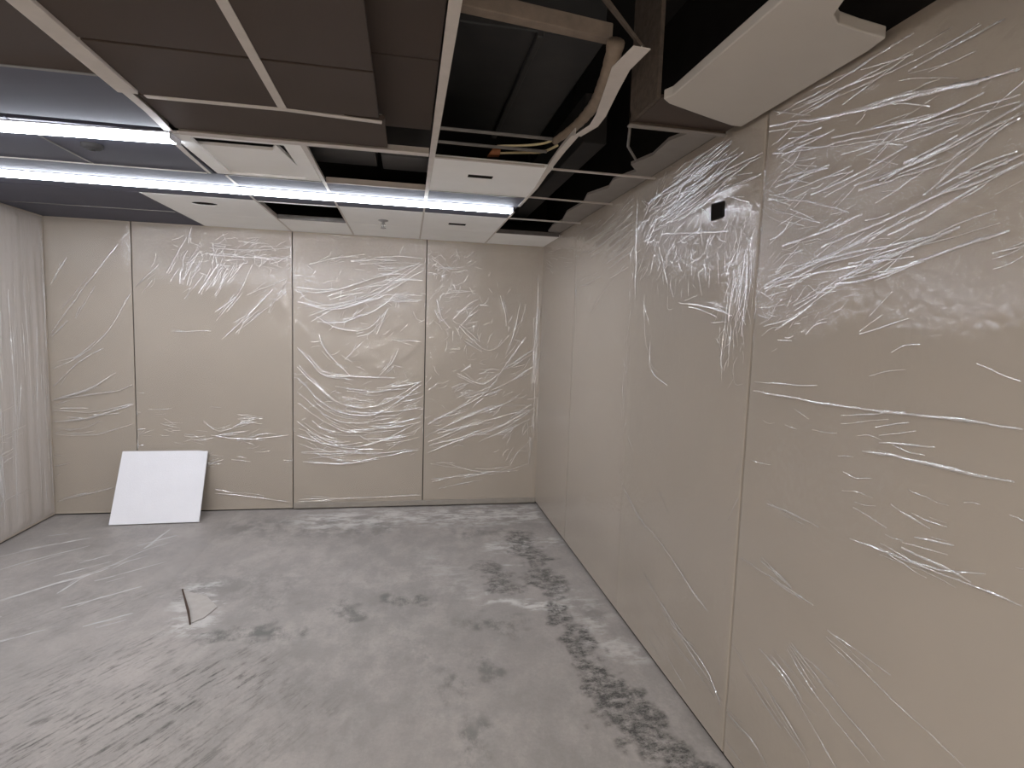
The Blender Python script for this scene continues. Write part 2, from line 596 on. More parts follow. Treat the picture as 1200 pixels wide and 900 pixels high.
FLOOR_FOLDS=[[(-2.272,3.572),(-2.115,3.758),(-1.92,4.019),(-1.826,4.254),(-1.704,4.423)],
[(-2.017,3.641),(-1.989,3.856),(-1.907,3.992)],
[(-2.697,4.263),(-2.509,4.444),(-2.288,4.579)],
[(-2.56,4.041),(-2.461,4.183),(-2.228,4.415)],
[(-2.62,4.645),(-2.504,4.687)],
[(-1.821,3.768),(-1.744,3.838)],
[(-2.452,3.864),(-2.382,3.892)],
[(-1.83,4.313),(-1.809,4.703)]]

# ---------------------------------------------------------------- floor
def seg_dist(X, Y, pts):
    d = np.full(X.shape, 9.0)
    for (ax, ay), (bx, by) in zip(pts[:-1], pts[1:]):
        vx, vy = bx - ax, by - ay
        t = np.clip(((X - ax) * vx + (Y - ay) * vy) / (vx * vx + vy * vy + 1e-9), 0, 1)
        d = np.minimum(d, np.hypot(X - ax - t * vx, Y - ay - t * vy))
    return d


def make_floor():
    xs = np.linspace(L - 0.1, R + 0.1, 240)
    ys = np.concatenate([np.linspace(REAR - 0.1, 1.2, 30), np.linspace(1.215, D + 0.1, 270)])
    X, Y = np.meshgrid(xs, ys)
    wob = 0.05 * vnoise(X * 7, Y * 7, 3) + 0.05 * vnoise(X * 17, Y * 17, 4) + 0.03 * vnoise(X * 31, Y * 29, 6)
    Z = 0.0015 * vnoise(X * 3, Y * 3, 5)

    def cap(pts, r, soft=0.06, a=1.0):
        return a * np.clip((r - (seg_dist(X, Y, pts) + wob)) / soft + 0.5, 0, 1)
    track = np.zeros_like(X)
    for args in [([(0.93, 4.3), (0.92, 3.75), (0.92, 3.4)], 0.10, 0.06, 0.9), ([(0.92, 3.4), (0.92, 3.25)], 0.05, 0.05, 0.8),
                 ([(0.62, 3.73), (0.64, 3.35)], 0.08, 0.07, 0.8), ([(0.92, 3.1), (0.92, 2.6), (0.95, 2.3)], 0.055, 0.04, 1.0),
                 ([(0.95, 2.35), (1.0, 2.05), (1.06, 1.84)], 0.10, 0.04, 1.0), ([(1.07, 2.2), (1.1, 2.0)], 0.03, 0.03, 0.9),
                 ([(0.86, 2.3), (0.87, 1.95)], 0.02, 0.02, 0.8), ([(1.06, 1.8), (1.05, 1.5)], 0.10, 0.05, 0.9)]:
        track = np.maximum(track, cap(*args))
    scuff = np.zeros_like(X)
    for args in [([(0.42, 2.98), (0.66, 2.96)], 0.09, 0.1, 0.9), ([(0.42, 2.7), (0.41, 2.5)], 0.05, 0.06, 0.8),
                 ([(0.27, 2.45), (0.27, 1.9)], 0.05, 0.08, 0.8), ([(-0.92, 3.05), (-0.55, 3.03)], 0.09, 0.08, 1.0),
                 ([(-0.78, 3.45), (-0.68, 3.15)], 0.05, 0.06, 0.8), ([(-0.35, 3.25), (-0.25, 3.2)], 0.08, 0.08, 0.9),
                 ([(-0.1, 3.35), (0.15, 3.3)], 0.06, 0.06, 1.0), ([(-1.2, 4.7), (-0.2, 4.6)], 0.25, 0.3, 0.6), ([(0.5, 4.4), (0.9, 4.4)], 0.12, 0.15, 0.7),
                 ([(-1.3, 3.7), (-0.8, 3.6)], 0.25, 0.3, 0.5), ([(1.1, 3.0), (1.1, 3.0)], 0.12, 0.12, 0.5), ([(-0.9, 1.9), (-0.5, 1.8)], 0.2, 0.2, 0.7),
                 ([(0.1, 2.9), (0.12, 2.6)], 0.05, 0.08, 0.6), ([(-0.3, 2.1), (-0.32, 1.9)], 0.05, 0.08, 0.6)]:
        scuff = np.maximum(scuff, cap(*args))
    scuff = np.maximum(scuff, 0.22 + 0.15 * vnoise(X * 1.5, Y * 1.1, 8))
    dust = np.zeros_like(X)
    for args in [([(-0.7, 4.85), (1.0, 4.85)], 0.22, 0.25, 0.8), ([(0.72, 4.1), (1.15, 4.2)], 0.10, 0.15, 0.7),
                 ([(0.55, 3.3), (0.75, 3.15), (0.9, 3.15)], 0.05, 0.06, 0.9), ([(0.72, 3.75), (0.95, 3.72)], 0.03, 0.03, 0.8),
                 ([(-1.25, 3.6), (-1.1, 3.2)], 0.12, 0.1, 0.6), ([(1.0, 3.3), (1.15, 2.6)], 0.08, 0.1, 0.5), ([(0.2, 4.0), (0.4, 3.4)], 0.08, 0.2, 0.3)]:
        dust = np.maximum(dust, cap(*args))
    streaks = np.zeros_like(X)
    for args in [([(-1.5, 2.2), (-0.85, 2.65)], 0.22, 0.3, 1.0), ([(-1.7, 2.5), (-1.3, 2.9)], 0.2, 0.3, 0.75), ([(-2.2, 3.2), (-1.6, 3.5)], 0.2, 0.3, 0.4),
                 ([(-1.2, 1.7), (-1.0, 2.1)], 0.3, 0.3, 0.9), ([(-0.7, 2.6), (-0.5, 2.3)], 0.2, 0.2, 0.4)]:
        streaks = np.maximum(streaks, cap(*args))
    ny, nx = X.shape
    vs = np.stack([X.ravel(), Y.ravel(), Z.ravel()], 1)
    idx = np.arange(nx * ny).reshape(ny, nx)
    fs = np.stack([idx[:-1, :-1].ravel(), idx[:-1, 1:].ravel(), idx[1:, 1:].ravel(), idx[1:, :-1].ravel()], 1)
    me = bpy.data.meshes.new('floor')
    me.from_pydata(vs.tolist(), [], fs.tolist())
    me.polygons.foreach_set('use_smooth', [True] * len(fs))
    for nm, arr in (('track', track), ('scuff', scuff), ('dust', dust), ('dark_streak', streaks)):
        a = me.attributes.new(nm, 'FLOAT', 'POINT')
        a.data.foreach_set('value', arr.ravel().astype(np.float32))
    me.materials.append(M['floor'])
    o = bpy.data.objects.new('floor', me)
    C.objects.link(o)
    struct(o)


make_floor()

# ---------------------------------------------------------------- walls: boards with dark joints between them
G = 0.0045     # half width of a joint
T = 0.015      # board thickness
BACK_SEAMS = [L, -2.215, -0.97, 0.17, R]
SIDE_SEAMS = [REAR, -0.27, 0.73, 1.857, 4.115, D]
b = MB()
b.box(L - 0.2, R + 0.2, D + T, D + 0.2, 0, 3.3, 1)
for i in range(4):
    b.box(BACK_SEAMS[i] + (G if i else 0), BACK_SEAMS[i + 1] - (G if i < 3 else 0), D, D + T + 0.001, 0.012, 2.47, 0)
struct(b.build('wall_back', [M['board'], M['gap']]))
b = MB()
b.box(R + T, R + 0.2, REAR - 0.2, D + 0.2, 0, 3.3, 1)
for i in range(5):
    b.box(R, R + T + 0.001, SIDE_SEAMS[i] + (0.006 if i else 0), SIDE_SEAMS[i + 1] - (0.006 if i < 4 else 0), 0.026, 2.47, 0)
struct(b.build('wall_right', [M['board'], M['gap']]))
b = MB()
b.box(L - 0.2, L - T, REAR - 0.2, D + 0.2, 0, 3.3, 1)
b.box(L - T - 0.001, L, REAR, D, 0.012, 2.47, 0)
struct(b.build('wall_left', [M['board'], M['gap']]))
b = MB()
b.box(L - 0.2, R + 0.2, REAR - 0.2, REAR, 0, 3.3, 0)
struct(b.build('wall_rear', [M['board']]))
b = MB()
b.box(L - 0.2, R + 0.2, REAR - 0.2, D + 0.2, 3.2, 3.3, 0)
struct(b.build('ceiling', [M['deck']]))
b = MB().box(-0.965, R - 0.001, D - 0.022, D, 0.012, 0.058)
struct(b.build('baseboard_back', [M['base']], bevel=0.004))


# ---------------------------------------------------------------- plastic film over the walls
def make_film(name, label, cat, group, O, U, V, N, W, Hh, folds, und, crinkle, res=0.012, off=0.007, seed=1,
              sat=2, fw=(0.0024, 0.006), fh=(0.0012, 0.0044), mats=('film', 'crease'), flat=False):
    r = np.random.default_rng(seed)
    O, U, V, N = (np.array(a, float) for a in (O, U, V, N))
    nu, nv = max(3, int(W / res)), max(3, int(Hh / res))

    def hgt(u, v):
        e = np.minimum(np.minimum(u, W - u), np.minimum(v, Hh - v))
        return off * np.clip(0.8 + e / 0.1, 0.8, 1) + und(u, v) * np.clip(e / 0.06, 0, 1)
    uu, vv = np.meshgrid(np.linspace(0, W, nu), np.linspace(0, Hh, nv))
    hh = np.maximum(hgt(uu, vv), 0.0015)
    # every long fold lifts the sheet along its course
    lift = np.zeros_like(hh)
    du, dv = W / (nu - 1), Hh / (nv - 1)
    for f in folds:
        ln = sum(math.hypot(b_[0] - a_[0], b_[1] - a_[1]) for a_, b_ in zip(f[:-1], f[1:]))
        if len(f) < 3 or ln < 0.22 or flat:
            continue
        aa, ww = r.uniform(0.002, 0.007), r.uniform(0.014, 0.03)
        q = spline(f, 0.012)
        fade = np.clip(np.minimum(np.arange(len(q)), np.arange(len(q))[::-1]) / (0.3 * len(q)), 0, 1)
        for (pu, pv), fd in zip(q, fade):
            i0, i1 = max(0, int((pu - 2.5 * ww) / du)), min(nu, int((pu + 2.5 * ww) / du) + 2)
            j0, j1 = max(0, int((pv - 2.5 * ww) / dv)), min(nv, int((pv + 2.5 * ww) / dv) + 2)
            if i1 <= i0 or j1 <= j0:
                continue
            d2 = (uu[j0:j1, i0:i1] - pu) ** 2 + (vv[j0:j1, i0:i1] - pv) ** 2
            lift[j0:j1, i0:i1] = np.maximum(lift[j0:j1, i0:i1], aa * fd * np.exp(-d2 / (ww * ww)))
    hh = hh + lift

    def sample(u, v):
        x = np.clip(u / du, 0, nu - 1.001)
        y = np.clip(v / dv, 0, nv - 1.001)
        i, j = x.astype(int), y.astype(int)
        fx, fy = x - i, y - j
        return (hh[j, i] * (1 - fx) + hh[j, i + 1] * fx) * (1 - fy) + (hh[j + 1, i] * (1 - fx) + hh[j + 1, i + 1] * fx) * fy
    vs = (O + uu.reshape(-1, 1) * U + vv.reshape(-1, 1) * V + hh.reshape(-1, 1) * N)
    idx = np.arange(nu * nv).reshape(nv, nu)
    fs = np.stack([idx[:-1, :-1].ravel(), idx[:-1, 1:].ravel(), idx[1:, 1:].ravel(), idx[1:, :-1].ravel()], 1).tolist()
    if np.dot(np.cross(U, V), N) < 0:
        fs = [f[::-1] for f in fs]
    ck = crinkle(uu, vv).ravel().tolist()
    mi = [0] * len(fs)
    vs = vs.tolist()
    prof = [(-1, 0.0), (-0.5, 0.55), (0, 1.0), (0.5, 0.55), (1, 0.0)]
    lines = []
    for f in folds:
        lines.append((np.array(f, float), r.uniform(0.45, 1.1)))
        span = math.hypot(f[-1][0] - f[0][0], f[-1][1] - f[0][1])
        for k in range(0 if span < 0.13 else sat if len(f) > 2 else max(1, sat - 1)):
            q = spline(f, 0.05)
            n = len(q)
            a = int(r.integers(0, max(1, n // 2)))
            c = int(min(n, a + max(3, n * r.uniform(0.25, 0.6))))
            q = q[a:c]
            if len(q) < 3:
                continue
            d = q[-1] - q[0]
            d = np.array([-d[1], d[0]]) / (np.linalg.norm(d) + 1e-9)
            q = q + d * r.normal(0, 0.022) + np.linspace(-1, 1, len(q))[:, None] * d * r.normal(0, 0.012)
            lines.append((q[::2] if len(q) > 5 else q, r.uniform(0.3, 0.75)))
    for pts, amp in lines:
        q = spline(pts, 0.008)
        q[:, 0] = np.clip(q[:, 0], 0.004, W - 0.004)
        q[:, 1] = np.clip(q[:, 1], 0.004, Hh - 0.004)
        n = len(q)
        if n < 4:
            continue
        tt = np.gradient(q, axis=0)
        tt /= np.linalg.norm(tt, axis=1)[:, None] + 1e-9
        nn = np.stack([-tt[:, 1], tt[:, 0]], 1)
        s = np.arange(n) * 0.008
        sd = int(r.integers(0, 9999))
        q = q + nn * (0.005 * vnoise(s * 9, s * 0 + 0.5, sd) + 0.002 * vnoise(s * 30, s * 0 + 1.5, sd))[:, None]
        ends = np.clip(np.minimum(s, s[-1] - s) / min(0.06, s[-1] / 2 + 1e-6), 0, 1)
        amp = amp * min(1.0, 0.35 + s[-1] / 0.3)
        mod = np.clip(0.55 + 0.75 * vnoise(s * 16, s * 0 + 3.3, sd + 1), 0.06, 1.2) * ends
        wdt = r.uniform(*fw) * (0.45 + 0.55 * mod) * (0.35 + 0.6 * amp) * min(1.0, 0.5 + s[-1] / 0.4)
        hei = r.uniform(*fh) * mod * amp
        o = len(vs)
        base = sample(q[:, 0], q[:, 1])
        for (p, z) in prof:
            pp = q + nn * (p * wdt)[:, None]
            h_ = base + 0.0004 + z * hei
            vs += (O + pp[:, :1] * U + pp[:, 1:] * V + h_[:, None] * N).tolist()
            ck += [0.25] * n
        flip = np.dot(np.cross(U, V), N) < 0
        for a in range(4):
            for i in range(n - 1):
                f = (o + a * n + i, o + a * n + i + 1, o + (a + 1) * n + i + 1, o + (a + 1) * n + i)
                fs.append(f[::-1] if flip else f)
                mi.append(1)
    me = bpy.data.meshes.new(name)
    me.from_pydata(vs, [], fs)
    me.polygons.foreach_set('use_smooth', [True] * len(fs))
    me.polygons.foreach_set('material_index', mi)
    a = me.attributes.new('crinkle', 'FLOAT', 'POINT')
    a.data.foreach_set('value', np.array(ck, np.float32))
    for m in mats:
        me.materials.append(M[m])
    ob = bpy.data.objects.new(name, me)
    C.objects.link(ob)
    return tag(ob, label, cat, group)


def blobs(items, base=0.10):
    def f(u, v):
        a = np.full(u.shape, base)
        for (cu, cv, ru, rv, s) in items:
            a = np.maximum(a, s * np.exp(-((u - cu) / ru) ** 2 - ((v - cv) / rv) ** 2))
        return a
    return f


def fan(n, a0, a1, b0, b1, seed, cut=(0.3, 1.0), sag=0.0):
    """n folds running from the line a0-a1 to the line b0-b1"""
    r = np.random.default_rng(seed)
    out = []
    for i in range(n):
        t = (i + r.uniform(0.1, 0.9)) / n
        p = np.array(a0) * (1 - t) + np.array(a1) * t
        t2 = np.clip(t + r.normal(0, 0.06), 0, 1)
        q = np.array(b0) * (1 - t2) + np.array(b1) * t2
        s = r.uniform(0, 1 - cut[0])
        e = min(1, s + r.uniform(*cut))
        d = q - p
        nrm = np.array([-d[1], d[0]])
        pts = [p + d * k + nrm * sag * 4 * k * (1 - k) for k in (s, (s + e) / 2, e)]
        out.append([tuple(x) for x in pts])
    return out


def crackle(n, cu, cv, ru, rv, ang, spread, lo, hi, seed):
    """many short fine folds scattered round a point"""
    r = np.random.default_rng(seed)
    out = []
    for _ in range(n):
        u, v = cu + r.normal(0, 0.55) * ru, cv + r.normal(0, 0.55) * rv
        a = math.radians(r.normal(ang, spread))
        l = r.uniform(lo, hi)
        d = np.array([math.cos(a), math.sin(a)])
        k = np.array([-d[1], d[0]]) * r.normal(0, 0.06) * l
        p = np.array([u, v])
        out.append([tuple(p - d * l / 2), tuple(p + k), tuple(p + d * l / 2)])
    return out


FG = 'plastic sheets over the wall boards'
def in_bay(folds, a, b):
    out = []
    for f in folds:
        c = sum(p[0] for p in f) / len(f)
        if a <= c < b:
            out.append(f)
    return out


back_specs = [
    ('clear plastic sheet on the narrow left bay of back wall, with slanting folds',
     lambda u, v: 0.004 * vnoise(u * 2 + 5, v * 5, 11) + 0.0015 * vnoise(u * 5, v * 14, 12),
     [(0.1, 0.9, 0.3, 0.6, 0.08)], [], 2),
    ('clear plastic sheet behind the leaning white tile, almost flat with a crinkled top right corner',
     lambda u, v: 0.004 * vnoise(u * 1.5, v * 4, 21) + 0.002 * vnoise((u + v) * 5, (u - v) * 2, 22),
     [(0.95, 2.2, 0.40, 0.16, 0.7), (0.5, 2.15, 0.5, 0.25, 0.45), (0.8, 0.6, 0.6, 0.2, 0.05)],
     fan(20, (0.45, 2.28), (1.2, 2.25), (0.5, 2.14), (1.22, 2.1), 31, (0.2, 0.6))
     + crackle(110, 0.85, 2.18, 0.5, 0.13, 10, 30, 0.03, 0.12, 32) + crackle(40, 0.6, 2.1, 0.4, 0.2, 60, 12, 0.04, 0.16, 33)
     + crackle(40, 0.6, 0.6, 0.7, 0.3, 3, 8, 0.05, 0.25, 34), 3),
    ('clear plastic sheet hanging in many deep swags on the back wall',
     lambda u, v: 0.006 * vnoise(u * 1.2, v * 7 + 3 * (u - 0.57) ** 2 * 4, 31) + 0.003 * vnoise(u * 4, v * 16 - 16 * (u - 0.57) ** 2, 32),
     [(0.57, 2.2, 0.7, 0.2, 0.5), (0.57, 1.8, 0.6, 0.35, 0.35), (0.6, 1.0, 0.6, 0.25, 0.25), (0.5, 0.55, 0.5, 0.15, 0.15)],
     fan(14, (0.02, 2.1), (0.02, 1.5), (1.1, 2.25), (1.1, 1.8), 41, (0.15, 0.5), 0.06)
     + fan(22, (0.02, 1.25), (0.02, 0.5), (1.11, 1.1), (1.11, 0.45), 42, (0.15, 0.6), -0.10)
     + crackle(90, 0.55, 1.85, 0.6, 0.4, 15, 40, 0.03, 0.12, 43) + crackle(110, 0.55, 0.85, 0.6, 0.45, 0, 30, 0.03, 0.12, 44), 3),
    ('clear plastic sheet in the right bay of back wall, slack folds sweeping up',
     lambda u, v: 0.006 * vnoise(u * 2 + v * 1.0, v * 5 - u * 3, 41) + 0.003 * vnoise(u * 7, v * 11 - u * 6, 42),
     [(0.2, 2.15, 0.25, 0.2, 0.55), (0.3, 1.75, 0.3, 0.25, 0.3), (0.5, 0.9, 0.5, 0.35, 0.12)],
     fan(16, (0.02, 1.0), (0.02, 0.35), (1.0, 1.45), (1.0, 0.75), 51, (0.15, 0.6), -0.05)
     + fan(12, (1.0, 2.1), (1.06, 2.1), (0.98, 0.3), (1.06, 0.3), 52, (0.06, 0.2))
     + crackle(90, 0.2, 2.1, 0.22, 0.22, 40, 50, 0.02, 0.09, 53) + crackle(90, 0.4, 1.6, 0.4, 0.4, 60, 50, 0.03, 0.1, 54) + crackle(60, 0.5, 0.85, 0.5, 0.35, 25, 15, 0.04, 0.16, 55), 3),
]
for i, (label, und, ck, extra, sat) in enumerate(back_specs):
    a, c = BACK_SEAMS[i], BACK_SEAMS[i + 1]
    z0 = 0.062 if i >= 2 else 0.03
    folds = [[(u - a, v - z0) for u, v in f] for f in in_bay(BACK_FOLDS, a, c)]
    make_film('plastic_sheet', label, 'plastic sheet', FG, (a + G, D, z0), (1, 0, 0), (0, 0, 1), (0, -1, 0),
              c - a - 2 * G, H - z0 - 0.012, folds + extra, und, blobs(ck), seed=60 + i, sat=sat, res=0.010,
              fw=(0.0045, 0.0095) if i == 0 else (0.0032, 0.0078), fh=(0.003, 0.007) if i == 0 else (0.0018, 0.0058))

side_specs = [
    (0.73, 1.850, 'clear plastic sheet on the near right wall, long taut folds running to its joint',
     lambda u, v: 0.005 * vnoise(u * 1.2, v * 3.5 + u * 1.2, 71) + 0.0025 * vnoise(u * 3, v * 9 + u * 4, 72),
     [(0.95, 2.0, 0.4, 0.25, 0.45), (0.9, 1.75, 0.25, 0.15, 0.5), (0.3, 1.95, 0.6, 0.3, 0.4)],
     fan(16, (1.11, 2.38), (1.11, 1.7), (0.3, 2.35), (0.2, 1.9), 73, (0.2, 0.7), 0.02)
     + crackle(80, 0.85, 1.95, 0.4, 0.35, 165, 12, 0.03, 0.14, 74) + crackle(40, 0.95, 1.72, 0.2, 0.10, 150, 20, 0.015, 0.05, 75) + crackle(22, 0.6, 1.2, 0.5, 0.15, 178, 8, 0.03, 0.12, 76), 3),
    (1.864, 2.983, 'clear plastic sheet around the square hole in right wall, fanned folds at its top',
     lambda u, v: 0.005 * vnoise(u * 2.5 + v, v * 3 + u * 2, 81) + 0.003 * vnoise(u * 9, v * 4 + u * 3, 82),
     [(0.75, 2.13, 0.28, 0.16, 0.5), (0.45, 2.0, 0.5, 0.10, 0.55), (0.5, 1.9, 0.5, 0.06, 0.3), (0.15, 1.8, 0.12, 0.35, 0.3)],
     fan(22, (1.05, 2.36), (0.85, 2.1), (0.25, 2.41), (0.05, 2.25), 83, (0.3, 0.9), 0.02)
     + fan(16, (0.1, 1.98), (0.85, 1.98), (0.12, 1.78), (0.8, 1.8), 84, (0.2, 0.6))
     + fan(8, (0.03, 2.0), (0.16, 2.0), (0.05, 1.5), (0.2, 1.5), 85, (0.2, 0.6))
     + crackle(110, 0.5, 2.0, 0.5, 0.12, 170, 40, 0.02, 0.08, 86) + crackle(90, 0.8, 2.2, 0.3, 0.2, 150, 18, 0.04, 0.16, 87) + crackle(70, 0.12, 1.75, 0.1, 0.4, 95, 20, 0.03, 0.1, 88), 2),
    (2.987, 4.111, 'clear plastic sheet on right wall between two upright overlaps, hazy and faintly rippled',
     lambda u, v: 0.005 * vnoise(u * 2 + v * 1.6, v * 2 - u * 2, 91) + 0.003 * vnoise(u * 6 + v * 3, v * 2, 92),
     [(0.5, 1.7, 0.6, 0.4, 0.1), (0.02, 1.4, 0.06, 1.0, 0.35)],
     fan(14, (1.1, 2.3), (1.0, 1.9), (0.05, 2.4), (0.05, 2.0), 93, (0.2, 0.6), 0.02) + crackle(50, 0.03, 1.5, 0.05, 1.2, 90, 20, 0.03, 0.12, 94), 1),
    (4.119, D - 0.024, 'clear plastic sheet on the far end of right wall, tucked into the room corner',
     lambda u, v: 0.004 * vnoise(u * 2 + 4, v * 2.5, 95) + 0.002 * vnoise(u * 8, v * 3, 96),
     [(0.02, 1.5, 0.05, 1.0, 0.3)], fan(10, (0.03, 2.3), (0.03, 1.9), (0.9, 2.35), (0.9, 2.2), 97, (0.2, 0.5)), 1),
]
for i, (a, c, label, und, ck, extra, sat) in enumerate(side_specs):
    z0 = 0.034
    folds = [[(u - a, v - z0) for u, v in f] for f in in_bay(SIDE_FOLDS, a - (0.9 if i == 0 else 0), c)]
    top = [0.012, 0.0, 0.0, 0.0][i]
    W, Hh = c - a, H - z0 + 0.032
    sheet = make_film('plastic_sheet', label, 'plastic sheet', FG, (R, a, z0), (0, 1, 0), (0, 0, 1), (-1, 0, 0),
                      W, Hh, folds + extra, und, blobs(ck), seed=70 + i, sat=sat,
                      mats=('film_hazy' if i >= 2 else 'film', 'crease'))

z0 = 0.03
make_film('plastic_sheet', 'clear plastic sheet on the left wall with close upright ripples', 'plastic sheet', FG,
          (L, 3.3, z0), (0, 1, 0), (0, 0, 1), (1, 0, 0), D - 3.3 - 0.024, H - z0 - 0.012,
          fan(46, (0.3, 2.35), (1.82, 2.35), (0.3, 0.1), (1.82, 0.1), 98, (0.15, 0.7))
          + fan(10, (0.6, 0.8), (0.6, 0.2), (1.5, 1.0), (1.5, 0.3), 99, (0.3, 0.6)),
          lambda u, v: 0.009 + 0.009 * vnoise(u * 9, v * 0.8, 100) + 0.005 * vnoise(u * 22, v * 1.2, 101),
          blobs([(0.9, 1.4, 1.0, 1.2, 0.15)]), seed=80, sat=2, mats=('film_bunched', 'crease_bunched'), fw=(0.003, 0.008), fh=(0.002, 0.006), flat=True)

# the sheet on the floor, left
make_film('plastic_sheet', 'clear plastic sheet lying on the floor at the left with long stretched folds', 'plastic sheet', None,
          (L + 0.01, 1.0, 0.001), (1, 0, 0), (0, 1, 0), (0, 0, 1), 1.42, D - 1.0 - 0.03,
          [[(x - L - 0.01, y - 1.0) for x, y in f] for f in FLOOR_FOLDS]
          + fan(14, (0.05, 2.6), (0.05, 1.4), (1.35, 3.9), (1.35, 2.2), 110, (0.05, 0.25)),
          lambda u, v: 0.002 * vnoise(u * 2 + v, v * 2 - u, 111), blobs([], 0.05), off=0.003, res=0.02, seed=90, sat=1,
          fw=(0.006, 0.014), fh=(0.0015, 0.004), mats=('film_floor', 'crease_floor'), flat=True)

# ---------------------------------------------------------------- hole in the right wall
t = empty('wall_box', (R - 0.009, 2.14, 2.158))
tag(t, 'small dark square opening cut in the right wall near its upright joint', 'wall opening')
x = R - 0.0105
b = MB()
b.add([(x, 2.098, 2.128), (x, 2.182, 2.130), (x, 2.184, 2.190), (x, 2.100, 2.184)], [(0, 1, 2, 3)])
b.add([(x + 0.009, 2.098, 2.128), (x + 0.009, 2.182, 2.130), (x + 0.009, 2.184, 2.190), (x + 0.009, 2.100, 2.184)], [(3, 2, 1, 0)])
b.f += [(0, 4, 5, 1), (1, 5, 6, 2), (2, 6, 7, 3), (3, 7, 4, 0)]
b.mi += [0] * 4
b.build('opening', M['black'], t)
b = MB()
o_ = [(2.094, 2.124), (2.186, 2.126), (2.188, 2.194), (2.096, 2.188)]
i_ = [(2.100, 2.130), (2.180, 2.132), (2.182, 2.188), (2.102, 2.182)]
n = 4
vs = [(xx, y, z) for xx in (x - 0.002, x + 0.006) for p in (o_, i_) for y, z in p]
fs = []
for i in range(4):
    j = (i + 1) % 4
    fs += [(i, j, n + j, n + i), (2 * n + i, 3 * n + i, 3 * n + j, 2 * n + j), (i, 2 * n + i, 2 * n + j, j), (n + i, n + j, 3 * n + j, 3 * n + i)]
b.add(vs, fs)
b.build('rim', M['gap'], t)

# ---------------------------------------------------------------- white ceiling tile leaning on the back wall
ang = math.atan2(0.27, 0.54)
b = MB()
nx_, nz_ = 24, 24
Wt, Ht, Tt = 0.655, 0.60, 0.016
grid = []
vs, fs = [], []
for j in range(nz_ + 1):
    for i in range(nx_ + 1):
        u, v_ = i / nx_, j / nz_
        xx = (u - 0.5) * (Wt - 0.005 * v_)
        bow = 0.004 * math.sin(math.pi * u) * math.sin(math.pi * v_)
        dent = -0.010 * math.exp(-((u - 0.98) / 0.05) ** 2 - ((v_ - 0.97) / 0.05) ** 2)
        vs.append((xx, -Tt / 2 - bow, v_ * Ht + dent))
nfront = len(vs)
vs += [(p[0], Tt / 2, p[2]) for p in vs]
id_ = lambda i, j: j * (nx_ + 1) + i
for j in range(nz_):
    for i in range(nx_):
        q = (id_(i, j), id_(i + 1, j), id_(i + 1, j + 1), id_(i, j + 1))
        fs.append(q)
        fs.append(tuple(nfront + k for k in q[::-1]))
edge = [id_(i, 0) for i in range(nx_)] + [id_(nx_, j) for j in range(nz_)] + [id_(i, nz_) for i in range(nx_, 0, -1)] + [id_(0, j) for j in range(nz_, 0, -1)]
for k in range(len(edge)):
    p, q = edge[k], edge[(k + 1) % len(edge)]
    fs.append((q, p, nfront + p, nfront + q))
b.add(vs, fs)
o = b.build('ceiling_tile', M['tile'])
o.location = (-1.975, 4.855, 0.006)
o.rotation_euler = (-ang, 0, math.radians(1.5))
tag(o, 'loose white ceiling tile standing on the floor and leaning on the back wall', 'ceiling tile')

# ---------------------------------------------------------------- torn spot in the floor covering
t = empty('floor_flap', (-1.16, 3.2, 0.004))
tag(t, 'small torn flap with a brown edge standing up from the bare floor', 'torn flap')
b = MB()
n = 9
for k in range(n):
    pass
path = [(-1.33, 3.62), (-1.28, 3.51), (-1.235, 3.41), (-1.18, 3.29), (-1.13, 3.17)]
hs = [0.002, 0.008, 0.020, 0.028, 0.006]
vs, fs = [], []
for (px, py), hh in zip(path, hs):
    vs += [(px - 0.003, py - 0.002, 0.003), (px + 0.002, py, 0.003 + hh), (px + 0.0045, py + 0.001, 0.003 + hh), (px + 0.0035, py + 0.002, 0.003)]
for i in range(len(path) - 1):
    for k in range(4):
        j = (k + 1) % 4
        fs.append((i * 4 + k, i * 4 + j, i * 4 + 4 + j, i * 4 + 4 + k))
fs += [(3, 2, 1, 0), (16, 17, 18, 19)]
b.add(vs, fs)
tag(b.build('torn_edge', M['sliver'], t), 'brown splintered torn edge')
b = MB()
b.prism([(-1.315, 3.60), (-1.13, 3.19), (-1.08, 3.24), (-1.05, 3.36), (-1.15, 3.50)], 0.002, 0.0045)
b.build('flap', M['flap'], t, bevel=0.001)

# ---------------------------------------------------------------- ceiling: slabs and tiles
TG = 'dark tiles left of the wide white strip'
def panel(name, x0, x1, y0, y1, mat, label, cat, group=None, z=H, th=0.016, g=0.004, bevel=0.002):
    b = MB().box(x0 + g, x1 - g, y0 + g, y1 - g, z, z + th)
    return tag(b.build(name, mat, bevel=bevel, loc=((x0 + x1) / 2, (y0 + y1) / 2, z)), label, cat, group)


panel('ceiling_tile', L, -0.99, 1.2, Y1, M['brown'], 'dark tile in the upper left corner, in front of the thin grey bar', 'ceiling tile', TG)
panel('ceiling_tile', L, -0.98, Y1, Y2 - 0.04, M['greytile'], 'dark grey tile between the thin grey bar and the short lamp', 'ceiling tile', TG)
panel('ceiling_tile', L, XL, Y2, Y3, M['greytile'], 'dark grey tile at far left between the two lamps', 'ceiling tile', TG)
panel('ceiling_tile', XL, -1.02, Y2, Y3, M['greytile'], 'dark grey tile with a round knob between the two lamps', 'ceiling tile', TG)
panel('ceiling_tile', L, XL - 0.06, Y4, Y5, M['greytile'], 'dark grey tile just behind the long lamp at far left', 'ceiling tile', TG)
panel('ceiling_tile', L, XL - 0.06, Y5, D, M['greytile'], 'dark grey tile against the back wall in the left corner', 'ceiling tile', TG)
